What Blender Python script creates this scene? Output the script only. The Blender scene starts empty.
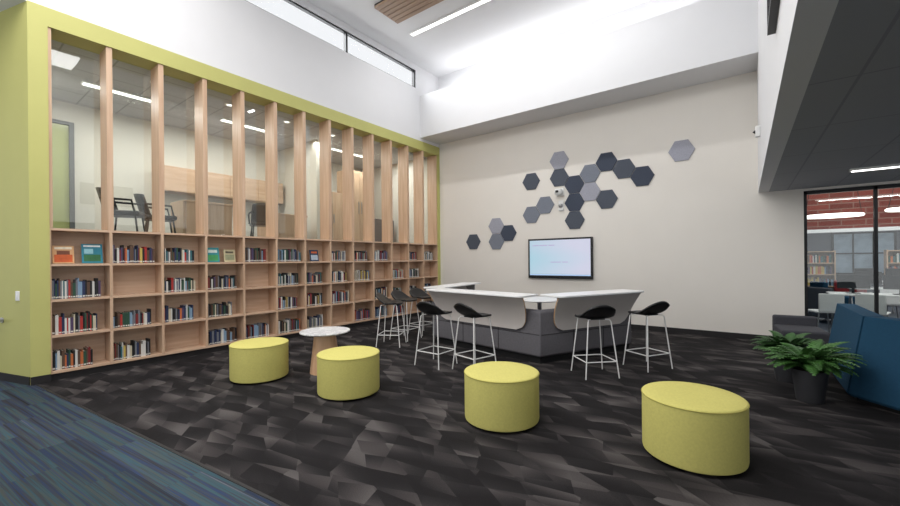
import bpy, bmesh, math, random
from mathutils import Vector, Matrix
R = random.Random(7)
SC = bpy.context.scene
COL = SC.collection
PI = math.pi
try:
    SC.view_settings.view_transform = 'Standard'
except Exception:
    pass

# ---------------------------------------------------------------- materials
def lin(c):
    return tuple(((v/255)/12.92 if v/255 <= .04045 else ((v/255+.055)/1.055)**2.4) for v in c)

def nodes(name):
    m = bpy.data.materials.new(name); m.use_nodes = True
    nt = m.node_tree; b = nt.nodes['Principled BSDF']
    return m, nt, b

def L(nt, a, b): nt.links.new(a, b)

def mat(name, rgb, rough=.6, var=.06, scale=6, bump=0, metal=0, stretch=(1,1,1), spec=.4, bscale=None):
    m, nt, b = nodes(name)
    c = lin(rgb)
    tc = nt.nodes.new('ShaderNodeTexCoord'); mp = nt.nodes.new('ShaderNodeMapping')
    mp.inputs['Scale'].default_value = stretch
    L(nt, tc.outputs['Object'], mp.inputs['Vector'])
    n = nt.nodes.new('ShaderNodeTexNoise'); n.inputs['Scale'].default_value = scale; n.inputs['Detail'].default_value = 4
    L(nt, mp.outputs[0], n.inputs['Vector'])
    r = nt.nodes.new('ShaderNodeValToRGB')
    r.color_ramp.elements[0].position = .3; r.color_ramp.elements[1].position = .7
    r.color_ramp.elements[0].color = tuple(v*(1-var) for v in c)+(1,)
    r.color_ramp.elements[1].color = tuple(min(1, v*(1+var)) for v in c)+(1,)
    L(nt, n.outputs['Fac'], r.inputs[0]); L(nt, r.outputs[0], b.inputs['Base Color'])
    b.inputs['Roughness'].default_value = rough; b.inputs['Metallic'].default_value = metal
    b.inputs['Specular IOR Level'].default_value = spec
    if bump:
        n2 = nt.nodes.new('ShaderNodeTexNoise'); n2.inputs['Scale'].default_value = bscale or scale*8
        L(nt, tc.outputs['Object'], n2.inputs['Vector'])
        bp = nt.nodes.new('ShaderNodeBump'); bp.inputs['Strength'].default_value = bump; bp.inputs['Distance'].default_value = .01
        L(nt, n2.outputs['Fac'], bp.inputs['Height']); L(nt, bp.outputs[0], b.inputs['Normal'])
    return m

def emit(name, rgb, s):
    m, nt, b = nodes(name)
    b.inputs['Base Color'].default_value = lin(rgb)+(1,)
    b.inputs['Emission Color'].default_value = lin(rgb)+(1,)
    b.inputs['Emission Strength'].default_value = s
    return m

def glass(name, tint, refl=.06, rough=.0):
    m = bpy.data.materials.new(name); m.use_nodes = True; nt = m.node_tree
    for n in list(nt.nodes): nt.nodes.remove(n)
    o = nt.nodes.new('ShaderNodeOutputMaterial'); mx = nt.nodes.new('ShaderNodeMixShader')
    t = nt.nodes.new('ShaderNodeBsdfTransparent'); g = nt.nodes.new('ShaderNodeBsdfGlossy')
    t.inputs[0].default_value = tint+(1,); g.inputs['Roughness'].default_value = rough
    mx.inputs[0].default_value = refl
    L(nt, t.outputs[0], mx.inputs[1]); L(nt, g.outputs[0], mx.inputs[2]); L(nt, mx.outputs[0], o.inputs[0])
    return m

def tiles(name, rgb, line, bw, bh, msize=.012, rough=.8, offset=0, rot=0, mix2=None):
    m, nt, b = nodes(name)
    tc = nt.nodes.new('ShaderNodeTexCoord'); mp = nt.nodes.new('ShaderNodeMapping')
    mp.inputs['Rotation'].default_value = rot if isinstance(rot, tuple) else (0, 0, rot)
    L(nt, tc.outputs['Object'], mp.inputs[0])
    br = nt.nodes.new('ShaderNodeTexBrick'); L(nt, mp.outputs[0], br.inputs['Vector'])
    br.offset = offset; br.inputs['Scale'].default_value = 1
    br.inputs['Brick Width'].default_value = bw; br.inputs['Row Height'].default_value = bh
    br.inputs['Mortar Size'].default_value = msize; br.inputs['Mortar Smooth'].default_value = .1
    c = lin(rgb); c2 = lin(mix2) if mix2 else tuple(v*.97 for v in c)
    br.inputs['Color1'].default_value = c+(1,); br.inputs['Color2'].default_value = c2+(1,)
    br.inputs['Mortar'].default_value = lin(line)+(1,)
    L(nt, br.outputs['Color'], b.inputs['Base Color']); b.inputs['Roughness'].default_value = rough
    return m

def carpet_dark():
    m, nt, b = nodes('charcoal_plank_carpet')
    tc = nt.nodes.new('ShaderNodeTexCoord')
    def math_(op, a, b_=None, c_=None):
        n = nt.nodes.new('ShaderNodeMath'); n.operation = op
        for i, v in enumerate((a, b_, c_)):
            if v is None: continue
            if isinstance(v, (int, float)): n.inputs[i].default_value = v
            else: L(nt, v, n.inputs[i])
        return n.outputs[0]
    def layer(rot, sc, rot2, off, k):
        mp0 = nt.nodes.new('ShaderNodeMapping'); mp0.inputs['Rotation'].default_value = (0, 0, rot)
        mp0.inputs['Scale'].default_value = sc; mp0.inputs['Location'].default_value = (off, off*.7, 0)
        mp = nt.nodes.new('ShaderNodeMapping'); mp.inputs['Rotation'].default_value = (0, 0, rot2)
        L(nt, tc.outputs['Object'], mp0.inputs[0]); L(nt, mp0.outputs[0], mp.inputs[0])
        v = nt.nodes.new('ShaderNodeTexVoronoi'); v.voronoi_dimensions = '2D'; v.distance = 'EUCLIDEAN'
        v.inputs['Scale'].default_value = 1.0; v.inputs['Randomness'].default_value = .2
        L(nt, mp.outputs[0], v.inputs['Vector'])
        s = nt.nodes.new('ShaderNodeVectorMath'); s.operation = 'SUBTRACT'
        L(nt, mp.outputs[0], s.inputs[0]); L(nt, v.outputs['Position'], s.inputs[1])
        d = nt.nodes.new('ShaderNodeVectorMath'); d.operation = 'SUBTRACT'; d.inputs[1].default_value = (.5, .5, .5)
        L(nt, v.outputs['Color'], d.inputs[0])
        dn = nt.nodes.new('ShaderNodeVectorMath'); dn.operation = 'NORMALIZE'
        ml = nt.nodes.new('ShaderNodeVectorMath'); ml.operation = 'MULTIPLY'; ml.inputs[1].default_value = (1, 1, 0)
        L(nt, d.outputs[0], ml.inputs[0]); L(nt, ml.outputs[0], dn.inputs[0])
        dt = nt.nodes.new('ShaderNodeVectorMath'); dt.operation = 'DOT_PRODUCT'
        L(nt, s.outputs[0], dt.inputs[0]); L(nt, dn.outputs[0], dt.inputs[1])
        sep = nt.nodes.new('ShaderNodeSeparateColor'); L(nt, v.outputs['Color'], sep.inputs[0])
        x = math_('MULTIPLY_ADD', dt.outputs['Value'], k, math_('MULTIPLY_ADD', sep.outputs[2], .8, .1))
        n = nt.nodes.new('ShaderNodeClamp'); L(nt, x, n.inputs[0]); return n.outputs[0]
    a = layer(.95, (2.7, 5.8, 1), .35, 0, .6)
    c = layer(-.25, (2.8, 6.2, 1), -.4, 5.3, .6)
    mul = math_('MULTIPLY', a, c)
    wv = nt.nodes.new('ShaderNodeTexWave'); wv.inputs['Scale'].default_value = 34; wv.inputs['Distortion'].default_value = .6
    mpw = nt.nodes.new('ShaderNodeMapping'); mpw.inputs['Rotation'].default_value = (0, 0, .62); L(nt, tc.outputs['Object'], mpw.inputs[0]); L(nt, mpw.outputs[0], wv.inputs['Vector'])
    nz = nt.nodes.new('ShaderNodeTexNoise'); nz.inputs['Scale'].default_value = 130; nz.inputs['Detail'].default_value = 2
    L(nt, tc.outputs['Object'], nz.inputs['Vector'])
    ad = math_('MULTIPLY_ADD', nz.outputs['Fac'], .24, mul)
    ad = math_('MULTIPLY', ad, math_('MULTIPLY_ADD', wv.outputs['Fac'], .34, .76))
    rp = nt.nodes.new('ShaderNodeValToRGB'); e = rp.color_ramp.elements
    e[0].position = .1; e[0].color = lin((28, 26, 27))+(1,)
    e[1].position = .95; e[1].color = lin((86, 82, 81))+(1,)
    x = e.new(.3); x.color = lin((38, 36, 37))+(1,)
    x = e.new(.55); x.color = lin((60, 56, 56))+(1,)
    L(nt, ad, rp.inputs[0]); L(nt, rp.outputs[0], b.inputs['Base Color'])
    b.inputs['Roughness'].default_value = .95; b.inputs['Specular IOR Level'].default_value = .15
    bp = nt.nodes.new('ShaderNodeBump'); bp.inputs['Strength'].default_value = .4; bp.inputs['Distance'].default_value = .004
    L(nt, nz.outputs['Fac'], bp.inputs['Height']); L(nt, bp.outputs[0], b.inputs['Normal'])
    return m

def carpet_blue():
    m, nt, b = nodes('blue_striped_carpet')
    tc = nt.nodes.new('ShaderNodeTexCoord')
    mp = nt.nodes.new('ShaderNodeMapping'); mp.inputs['Rotation'].default_value = (0, 0, -.1)
    L(nt, tc.outputs['Object'], mp.inputs[0])
    mp2 = nt.nodes.new('ShaderNodeMapping'); mp2.inputs['Scale'].default_value = (.4, 28, 1); L(nt, mp.outputs[0], mp2.inputs[0])
    n = nt.nodes.new('ShaderNodeTexNoise'); n.inputs['Scale'].default_value = 1; n.inputs['Detail'].default_value = 4; n.inputs['Roughness'].default_value = .6
    br = nt.nodes.new('ShaderNodeTexBrick'); br.inputs['Scale'].default_value = 1
    br.inputs['Brick Width'].default_value = 1.0; br.inputs['Row Height'].default_value = .25; br.inputs['Mortar Size'].default_value = 0
    br.inputs['Color1'].default_value = (0, 0, 0, 1); br.inputs['Color2'].default_value = (1, 1, 1, 1)
    L(nt, mp.outputs[0], br.inputs['Vector'])
    av = nt.nodes.new('ShaderNodeVectorMath'); av.operation = 'MULTIPLY_ADD'; av.inputs[1].default_value = (3, 9, 4)
    L(nt, br.outputs['Color'], av.inputs[0]); L(nt, mp2.outputs[0], av.inputs[2]); L(nt, av.outputs[0], n.inputs['Vector'])
    rp = nt.nodes.new('ShaderNodeValToRGB'); e = rp.color_ramp.elements
    e[0].position = .28; e[0].color = lin((32, 34, 40))+(1,)
    e[1].position = .74; e[1].color = lin((98, 98, 92))+(1,)
    for p, c in ((.38, (54, 54, 57)), (.44, (34, 54, 88)), (.49, (62, 62, 60)), (.54, (44, 76, 88)), (.6, (72, 75, 68)), (.66, (40, 60, 94))):
        x = e.new(p); x.color = lin(c)+(1,)
    L(nt, n.outputs['Fac'], rp.inputs[0])
    hv = nt.nodes.new('ShaderNodeHueSaturation'); hv.inputs['Saturation'].default_value = .92
    sb = nt.nodes.new('ShaderNodeSeparateColor'); L(nt, br.outputs['Color'], sb.inputs[0])
    mr = nt.nodes.new('ShaderNodeMapRange'); mr.inputs['To Min'].default_value = .75; mr.inputs['To Max'].default_value = 1.15
    L(nt, sb.outputs[0], mr.inputs[0]); L(nt, mr.outputs[0], hv.inputs['Value']); L(nt, rp.outputs[0], hv.inputs['Color'])
    L(nt, hv.outputs[0], b.inputs['Base Color'])
    b.inputs['Roughness'].default_value = .95; b.inputs['Specular IOR Level'].default_value = .15
    return m

def wood(name, c1, c2, axis=2):
    m, nt, b = nodes(name)
    tc = nt.nodes.new('ShaderNodeTexCoord'); mp = nt.nodes.new('ShaderNodeMapping')
    s = [18, 18, 18]; s[axis] = 1.2; mp.inputs['Scale'].default_value = s
    L(nt, tc.outputs['Object'], mp.inputs[0])
    n = nt.nodes.new('ShaderNodeTexNoise'); n.inputs['Scale'].default_value = 1; n.inputs['Detail'].default_value = 6
    L(nt, mp.outputs[0], n.inputs['Vector'])
    r = nt.nodes.new('ShaderNodeValToRGB'); r.color_ramp.elements[0].position = .3; r.color_ramp.elements[1].position = .72
    r.color_ramp.elements[0].color = lin(c1)+(1,); r.color_ramp.elements[1].color = lin(c2)+(1,)
    L(nt, n.outputs['Fac'], r.inputs[0]); L(nt, r.outputs[0], b.inputs['Base Color']); b.inputs['Roughness'].default_value = .45
    return m

def marble():
    m, nt, b = nodes('white_marble')
    tc = nt.nodes.new('ShaderNodeTexCoord')
    n = nt.nodes.new('ShaderNodeTexNoise'); n.inputs['Scale'].default_value = 9; n.inputs['Detail'].default_value = 8; n.inputs['Distortion'].default_value = 1.6
    L(nt, tc.outputs['Object'], n.inputs['Vector'])
    r = nt.nodes.new('ShaderNodeValToRGB'); e = r.color_ramp.elements
    e[0].position = .42; e[0].color = lin((226, 226, 226))+(1,); e[1].position = .62; e[1].color = lin((220, 220, 220))+(1,)
    x = e.new(.5); x.color = lin((190, 190, 192))+(1,)
    L(nt, n.outputs['Fac'], r.inputs[0]); L(nt, r.outputs[0], b.inputs['Base Color']); b.inputs['Roughness'].default_value = .35
    return m

def screen_mat():
    m, nt, b = nodes('lit_screen')
    tc = nt.nodes.new('ShaderNodeTexCoord')
    mp = nt.nodes.new('ShaderNodeMapping'); mp.inputs['Location'].default_value = (.5, 0, 0); mp.inputs['Scale'].default_value = (.62, 1, 1); mp.inputs['Rotation'].default_value = (0, .2, 0)
    L(nt, tc.outputs['Object'], mp.inputs[0])
    w = nt.nodes.new('ShaderNodeTexGradient')
    L(nt, mp.outputs[0], w.inputs['Vector'])
    wv = nt.nodes.new('ShaderNodeTexWave'); wv.bands_direction = 'Z'; wv.inputs['Scale'].default_value = .5; wv.inputs['Distortion'].default_value = 2.5; wv.inputs['Detail'].default_value = 0
    L(nt, tc.outputs['Object'], wv.inputs['Vector'])
    ad = nt.nodes.new('ShaderNodeMath'); ad.operation = 'MULTIPLY_ADD'; ad.inputs[1].default_value = .25
    L(nt, wv.outputs['Fac'], ad.inputs[0]); L(nt, w.outputs['Fac'], ad.inputs[2])
    r = nt.nodes.new('ShaderNodeValToRGB'); e = r.color_ramp.elements
    e[0].position = .05; e[0].color = lin((176, 214, 230))+(1,); e[1].position = 1.0; e[1].color = lin((210, 212, 232))+(1,)
    L(nt, ad.outputs[0], r.inputs[0])
    L(nt, r.outputs[0], b.inputs['Emission Color']); b.inputs['Emission Strength'].default_value = .92
    b.inputs['Base Color'].default_value = (.02, .02, .02, 1); b.inputs['Roughness'].default_value = .2
    return m

M = dict(
    wallback=mat('warm_cream_paint', (231, 226, 218), .85, .01, 2, bump=.05, bscale=200),
    white=mat('white_paint', (226, 226, 228), .85, .01, 2, bump=.03, bscale=200),
    ceil=mat('white_ceiling', (228, 228, 230), .9, .01, 2),
    green=mat('lime_green_paint', (188, 186, 114), .6, .02, 3),
    lowceil=tiles('dimmed_ceiling_tile', (160, 162, 168), (140, 142, 148), .6, 1.2, .01),  # tile colour darkened to carry the dim light under the low ceiling
    officeceil=tiles('office_ceiling_tile', (186, 186, 188), (150, 150, 150), .6, .6, .012),
    black=mat('black_metal', (26, 26, 28), .4, .05, 5),
    greyframe=mat('grey_door_frame', (96, 98, 98), .5, .05, 5),
    base=mat('black_rubber_base', (34, 32, 33), .6, .05, 5),
    wood_v=wood('maple_vertical', (192, 158, 130), (214, 184, 156), 2),
    wood_h=wood('maple_horizontal', (194, 160, 132), (216, 186, 160), 1),
    wood_back=wood('maple_back', (200, 168, 142), (218, 190, 164), 1),
    slat=wood('ceiling_slat_wood', (150, 124, 104), (176, 148, 124), 0),
    tablewood=wood('table_base_wood', (202, 158, 122), (224, 184, 148), 2),
    ply=wood('plywood_edge', (176, 140, 104), (206, 170, 132), 0),
    glass=glass('clear_glass', (.93, .96, .945), .09),
    clearglass=glass('clerestory_glass', (.99, .99, .99), .03),
    doorfill=mat('pale_green_door_fill', (176, 182, 122), .15, .05, 2),  # opaque pale yellow-green over the whole office door
    yellow=mat('yellow_fabric', (204, 196, 114), .9, .05, 60, bump=.3, bscale=300, spec=.2),
    seam=mat('yellow_seam', (164, 156, 84), .9, .05, 60, spec=.2),
    greyfab=mat('charcoal_grey_fabric', (100, 98, 102), .9, .07, 40, bump=.25, bscale=300, spec=.2),
    greyfab2=mat('dark_grey_fabric', (70, 70, 75), .9, .07, 40, spec=.2),
    darkplinth=mat('black_plinth', (20, 20, 22), .7, .05, 8),
    laminate=mat('white_laminate', (234, 234, 234), .3, .01, 4),
    taupe=mat('taupe_laminate', (206, 199, 194), .5, .02, 4),
    seatblack=mat('black_plastic', (22, 22, 24), .35, .05, 10),
    legmetal=mat('white_powder_coat', (232, 231, 229), .35, .02, 10),
    bluefab=mat('teal_blue_fabric', (34, 72, 98), .9, .06, 40, bump=.2, bscale=300, spec=.2),
    bluefab2=mat('deep_blue_fabric', (26, 56, 80), .9, .06, 40, spec=.2),
    pot=mat('charcoal_pot', (52, 52, 55), .6, .08, 8),
    soil=mat('potting_soil', (48, 36, 28), 1, .2, 60),
    leaf=mat('fern_green', (68, 110, 52), .5, .4, 9),
    leafd=mat('dark_leaf_green', (56, 92, 46), .5, .3, 9),
    marble=marble(), screen=screen_mat(),
    steel=mat('brushed_steel', (170, 170, 172), .35, .03, 20, metal=.8),
    plastic=mat('white_plastic', (232, 232, 230), .4, .01, 10),
    page=mat('paper', (216, 208, 192), .9, .04, 40),
    tag=mat('white_spine_label', (204, 204, 198), .6, .01, 10),
    lamp=emit('lamp_diffuser', (255, 252, 246), 3.0),
    brick=tiles('red_brick', (138, 68, 58), (140, 112, 104), .4, .13, .01, .85, .5, (PI/2, 0, 0), (112, 54, 46)),
    greyfloor=mat('grey_hall_floor', (84, 90, 102), .5, .08, 3),
    red=mat('red_fabric', (160, 44, 44), .8, .05, 20),
    offwall=mat('office_wall_paint', (222, 218, 208), .85, .01, 2),
    hallwall=mat('hall_wall_paint', (98, 102, 112), .85, .05, 2),
    hallpane=mat('hall_window_pane', (150, 166, 182), .2, .2, 3),
    carpet=carpet_dark(), blue=carpet_blue(),
    hexd=mat('slate_felt', (86, 91, 101), .95, .08, 80, spec=.1),
    hexn=mat('navy_grey_felt', (73, 79, 92), .95, .08, 80, spec=.1),
    hexl=mat('pale_lavender_felt', (162, 163, 174), .95, .12, 80, spec=.1),
    hexm=mat('mid_grey_felt', (126, 131, 142), .95, .1, 80, spec=.1),
)

# ---------------------------------------------------------------- geometry helpers
def box(bm, x0, x1, y0, y1, z0, z1, mi=0, mtx=None):
    vs = [Vector((x, y, z)) for x in (x0, x1) for y in (y0, y1) for z in (z0, z1)]
    if mtx: vs = [mtx @ v for v in vs]
    v = [bm.verts.new(p) for p in vs]
    for f in ((0,1,3,2), (4,6,7,5), (0,4,5,1), (2,3,7,6), (0,2,6,4), (1,5,7,3)):
        bm.faces.new([v[i] for i in f]).material_index = mi

def prism(bm, pts, z0, z1, mi=0, side=None):
    a = [bm.verts.new((p[0], p[1], z0)) for p in pts]; b = [bm.verts.new((p[0], p[1], z1)) for p in pts]
    bm.faces.new(a[::-1]).material_index = mi; bm.faces.new(b).material_index = mi
    n = len(pts)
    for i in range(n):
        bm.faces.new([a[i], a[(i+1) % n], b[(i+1) % n], b[i]]).material_index = mi if side is None else side

def solid(bm, A, B, mi=0, side=None):
    a = [bm.verts.new(p) for p in A]; b = [bm.verts.new(p) for p in B]; n = len(A)
    bm.faces.new(a[::-1]).material_index = mi; bm.faces.new(b).material_index = mi
    for i in range(n):
        bm.faces.new([a[i], a[(i+1) % n], b[(i+1) % n], b[i]]).material_index = mi if side is None else side

def lathe(bm, prof, seg=56, cx=0, cy=0, mi=0):
    rings = []
    for r, z in prof:
        if r < 1e-5: rings.append([bm.verts.new((cx, cy, z))])
        else: rings.append([bm.verts.new((cx+r*math.cos(2*PI*i/seg), cy+r*math.sin(2*PI*i/seg), z)) for i in range(seg)])
    for a, b in zip(rings, rings[1:]):
        for i in range(seg):
            j = (i+1) % seg
            if len(a) == 1 and len(b) == 1: continue
            if len(a) == 1: f = [a[0], b[j], b[i]]
            elif len(b) == 1: f = [a[i], a[j], b[0]]
            else: f = [a[i], a[j], b[j], b[i]]
            bm.faces.new(f).material_index = mi

def tube(bm, pts, r, seg=8, mi=0, closed=False):
    pts = [Vector(p) for p in pts]; n = len(pts); rings = []
    for i, p in enumerate(pts):
        if closed: t = (pts[(i+1) % n]-pts[i-1]).normalized()
        else: t = (pts[min(i+1, n-1)]-pts[max(i-1, 0)]).normalized()
        up = Vector((0, 0, 1)) if abs(t.z) < .9 else Vector((1, 0, 0))
        a = t.cross(up).normalized(); b = t.cross(a)
        rings.append([bm.verts.new(p+r*(math.cos(2*PI*k/seg)*a+math.sin(2*PI*k/seg)*b)) for k in range(seg)])
    m = n if closed else n-1
    for i in range(m):
        A, B = rings[i], rings[(i+1) % n]
        for k in range(seg):
            bm.faces.new([A[k], A[(k+1) % seg], B[(k+1) % seg], B[k]]).material_index = mi
    if not closed:
        bm.faces.new(rings[0]); bm.faces.new(rings[-1][::-1])

def sweep(bm, path, prof, s, mi=0, only=None):
    P = [Vector(p) for p in path]; n = len(P); ns = []
    for i in range(n-1):
        t = (P[i+1]-P[i]).normalized(); ns.append(Vector((-t.y, t.x))*s)
    rows = []
    for i in range(n):
        if i == 0: m = ns[0]
        elif i == n-1: m = ns[-1]
        else: m = (ns[i-1]+ns[i])/(1+ns[i-1].dot(ns[i]))
        rows.append([Vector((P[i].x+m.x*d, P[i].y+m.y*d, z)) for d, z in prof])
    if only is not None:
        a, b = rows[only], rows[only+1]; g = .012
        t = (P[only+1]-P[only]).normalized(); t = Vector((t.x, t.y, 0))*g
        rows = [[p+t for p in a], [p-t for p in b]]
    rows = [[bm.verts.new(p) for p in r] for r in rows]
    k = len(prof)
    for a, b in zip(rows, rows[1:]):
        for i in range(k):
            bm.faces.new([a[i], a[(i+1) % k], b[(i+1) % k], b[i]]).material_index = mi
    bm.faces.new(rows[0]); bm.faces.new(rows[-1][::-1])

def obj(name, bm, mats, parent=None, bevel=0, smooth=False, label=None, segs=2, angle=.6):
    bmesh.ops.recalc_face_normals(bm, faces=bm.faces[:])
    me = bpy.data.meshes.new(name); bm.to_mesh(me); bm.free()
    for m in (mats if isinstance(mats, (list, tuple)) else [mats]): me.materials.append(m)
    if smooth or bevel:
        for p in me.polygons: p.use_smooth = True
        me.set_sharp_from_angle(angle=angle)
    o = bpy.data.objects.new(name, me); COL.objects.link(o)
    if parent: o.parent = parent
    if bevel:
        b = o.modifiers.new('bevel', 'BEVEL'); b.width = bevel; b.segments = segs; b.limit_method = 'ANGLE'; b.angle_limit = .6
        b.harden_normals = False
    if label: o['label'] = label
    return o

def NB(): return bmesh.new()

def thing(name, label, cat, loc=(0, 0, 0), rz=0, group=None):
    o = bpy.data.objects.new(name, None); COL.objects.link(o); o.location = loc; o.rotation_euler = (0, 0, rz)
    o.empty_display_size = .1
    return tag(o, label, cat, group)

def tag(o, label, cat, group=None):
    o['label'] = label; o['category'] = cat
    if group: o['group'] = group
    return o

def struct(name, bm, mats, label=None, **k):
    o = obj(name, bm, mats, **k); o['kind'] = 'structure'
    if label: o['label'] = label
    return o

def dup(root, loc, rz, label, group=None):
    r = root.copy(); COL.objects.link(r); r.location = loc; r.rotation_euler = (0, 0, rz); r['label'] = label
    if group: r['group'] = group
    for ch in list(root.children):
        c = ch.copy(); COL.objects.link(c); c.parent = r
        for g in list(ch.children):
            d = g.copy(); COL.objects.link(d); d.parent = c
    return r

# ---------------------------------------------------------------- layout constants
WX = -7.1          # bookcase wall plane
WY = 9.02          # back wall plane
Y0 = .98; BAY = .61; NB_ = 13; Y1 = Y0+BAY*NB_
SH = [0.09, .55, 1.01, 1.47, 1.93]
GT = 4.52          # glazing top
ST = 4.76          # green frame top
CZ = 6.8
LC = 2.66
FX = .2            # fascia plane

# ---------------------------------------------------------------- room shell
bm = NB()
def edge(x): return .9+.1007*(x+6.53)
b0 = [(-12, edge(-12), 0), (9, edge(9), 0)]
f = bm.faces.new([bm.verts.new(p) for p in ((-12, -5, 0), (9, -5, 0), b0[1], b0[0])]); f.material_index = 1
f = bm.faces.new([bm.verts.new(p) for p in (b0[0], b0[1], (9, WY, 0), (-12, WY, 0))]); f.material_index = 0
struct('floor', bm, [M['carpet'], M['blue']], 'dark patterned carpet meeting a blue striped corridor carpet')
bm = NB(); d = Vector((1, .1007, 0)).normalized(); nn = Vector((-d.y, d.x, 0))
A = Vector((-12, edge(-12), 0)); B = Vector((9, edge(9), 0))
solid(bm, [A-nn*.012, B-nn*.012, B+nn*.012, A+nn*.012], [p+Vector((0, 0, .004)) for p in (A-nn*.012, B-nn*.012, B+nn*.012, A+nn*.012)])
struct('trim_1', bm, M['base'], 'thin dark strip between the two carpets')

# back wall with opening on the right (x .81 - 3.4)
DX0, DX1 = .81, 3.4
bm = NB()
box(bm, -12, DX0, WY, WY+.2, 0, 5.4); box(bm, DX1, 9, WY, WY+.2, 0, 5.4); box(bm, DX0, DX1, WY, WY+.2, LC-.04, 5.4)
struct('wall_back', bm, M['wallback'])
bm = NB(); box(bm, -12, 9, WY, WY+.2, 5.4, CZ)
struct('wall_back_upper', bm, M['white'], 'white upper wall behind the light cove')
bm = NB(); box(bm, WX, DX0, WY-.012, WY, 0, .1)
struct('baseboard_back', bm, M['base'])
bm = NB(); box(bm, WX, FX, 8.2, WY, 4.85, 6.0)
struct('wall_beam', bm, M['white'], 'deep white beam crossing above the screen wall')
# left wall, upper
bm = NB()
box(bm, WX-.15, WX, -5, WY, ST, 6.16); box(bm, WX-.15, WX, -5, WY, 6.65, CZ); box(bm, WX-.15, WX, 8.05, WY, 6.16, 6.65)
box(bm, WX-.35, WX-.31, .82, WY, 0, 1.93)
struct('wall_left', bm, M['white'])
bm = NB()
box(bm, WX-.36, WX+.02, .80, Y0-.0, 0, ST)
box(bm, WX-.36, WX+.02, Y0, WY-.0, GT, ST)
box(bm, WX-.36, WX+.02, Y1+.0, WY, 0, GT)
struct('trim_2', bm, M['green'], 'lime green frame around the bookcase wall')
bm = NB(); rd = Vector((-.96, -.28)).normalized(); c0 = Vector((WX, .80)); c1 = c0+rd*5.2
rn = Vector((-rd.y, rd.x))
if rn.y < 0: rn = -rn
prism(bm, [tuple(c0), tuple(c1), tuple(c1+rn*.12), (WX-.0, .93)], 0, ST)
struct('wall_return', bm, M['green'], 'lime green wall turning away at the left edge')
bm = NB(); prism(bm, [tuple(c0-rn*.012), tuple(c1-rn*.012), tuple(c1), tuple(c0)], 0, .1)
box(bm, WX+.02, WX+.032, .80, Y0, 0, .1)
struct('baseboard_left', bm, M['base'])
bm = NB(); box(bm, -12, WX-.15, -5, .8, ST, ST+.1)
struct('ceiling_corridor', bm, M['ceil'])
bm = NB(); box(bm, WX-.15, FX+.15, -5, WY+.2, CZ, CZ+.15)
struct('ceiling', bm, M['ceil'])
bm = NB(); box(bm, FX, FX+.15, -5, WY, LC, CZ)
struct('wall_fascia', bm, M['white'], 'white bulkhead above the low ceiling on the right')
bm = NB(); box(bm, FX+.15, 9, -5, WY, LC, LC+.1)
struct('ceiling_low', bm, M['lowceil'], 'low tiled ceiling at the right, dim light painted in as grey')

# clerestory window
bm = NB(); box(bm, WX-.09, WX-.08, -5, 8.05, 6.16, 6.65)
w3 = struct('window_2', bm, M['clearglass'], 'clerestory window strip high on the left wall')
for (a, b, z0, z1) in ((-5, 8.05, 6.16, 6.185), (-5, 8.05, 6.62, 6.65)):
    bm = NB(); box(bm, WX-.11, WX-.03, a, b, z0, z1); obj('rail', bm, M['black'], w3)
for y in (-1.5, 2.1, 5.75, 8.03):
    bm = NB(); box(bm, WX-.11, WX-.03, y-.025, y+.025, 6.185, 6.62); obj('mullion', bm, M['black'], w3)

# ceiling features
t = thing('ceiling_slat_panel', 'brown wooden slat panel hanging under the high white ceiling', 'ceiling panel', (-4.6, 5.98, 6.72))
bm = NB(); box(bm, -1.5, 1.5, -.34, .34, .05, .08); obj('backing', bm, M['black'], t)
bm = NB()
for i in range(6):
    y = -.34+i*.116; box(bm, -1.5, 1.5, y, y+.1, 0, .05)
obj('slats', bm, M['slat'], t)
def linlight(loc, lx, ly, label, group='linear ceiling lights', rz=0):
    t = thing('linear_light', label, 'ceiling light', loc, rz, group)
    bm = NB(); box(bm, -lx/2-.02, lx/2+.02, -ly/2-.02, ly/2+.02, 0, .03); obj('housing', bm, M['plastic'], t)
    bm = NB(); box(bm, -lx/2, lx/2, -ly/2, ly/2, -.008, 0); obj('diffuser', bm, M['lamp'], t)
    return t
linlight((-3.6, 6.9, CZ-.03), 5.2, .08, 'long thin light strip on the high white ceiling beside the slat panel')
linlight((2.0, 7.43, LC-.03), 1.7, .08, 'short light strip on the low tiled ceiling at the right')

# ---------------------------------------------------------------- glazed screen above the bookcase
bm = NB(); box(bm, WX-.345, WX-.335, Y0, Y1, 1.96, GT)
win = struct('window_1', bm, M['glass'], 'tall glazed screen above the bookcase')
for i in range(NB_+1):
    y = Y0+BAY*i; h = .034
    bm = NB(); box(bm, WX-.33, WX, y-h if i else y, y+h if i < NB_ else y, 1.96, GT)
    obj('fin', bm, M['wood_v'], win, bevel=.003)

# ---------------------------------------------------------------- bookcase
bc = thing('built_in_bookcase', 'long pale maple bookcase of thirteen bays below the glass', 'bookcase', (WX, Y0, 0))
D = .3
bm = NB(); box(bm, -D-.005, -D+.012, 0, BAY*NB_, .09, 1.93); obj('back_panel', bm, M['wood_back'], bc)
for z in SH:
    bm = NB(); box(bm, -D+.012, 0, 0, BAY*NB_, z, z+.03) ; obj('shelf', bm, M['wood_h'], bc)
for i in range(NB_+1):
    y = BAY*i
    bm = NB()
    for k in range(4):
        box(bm, -D+.012, .004, max(0, y-.016), min(BAY*NB_, y+.016), SH[k]+.03, SH[k+1])
    obj('divider', bm, M['wood_v'], bc)
bm = NB(); box(bm, -D, -.03, 0, BAY*NB_, 0, .09); obj('kickboard', bm, M['base'], bc)

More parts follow.
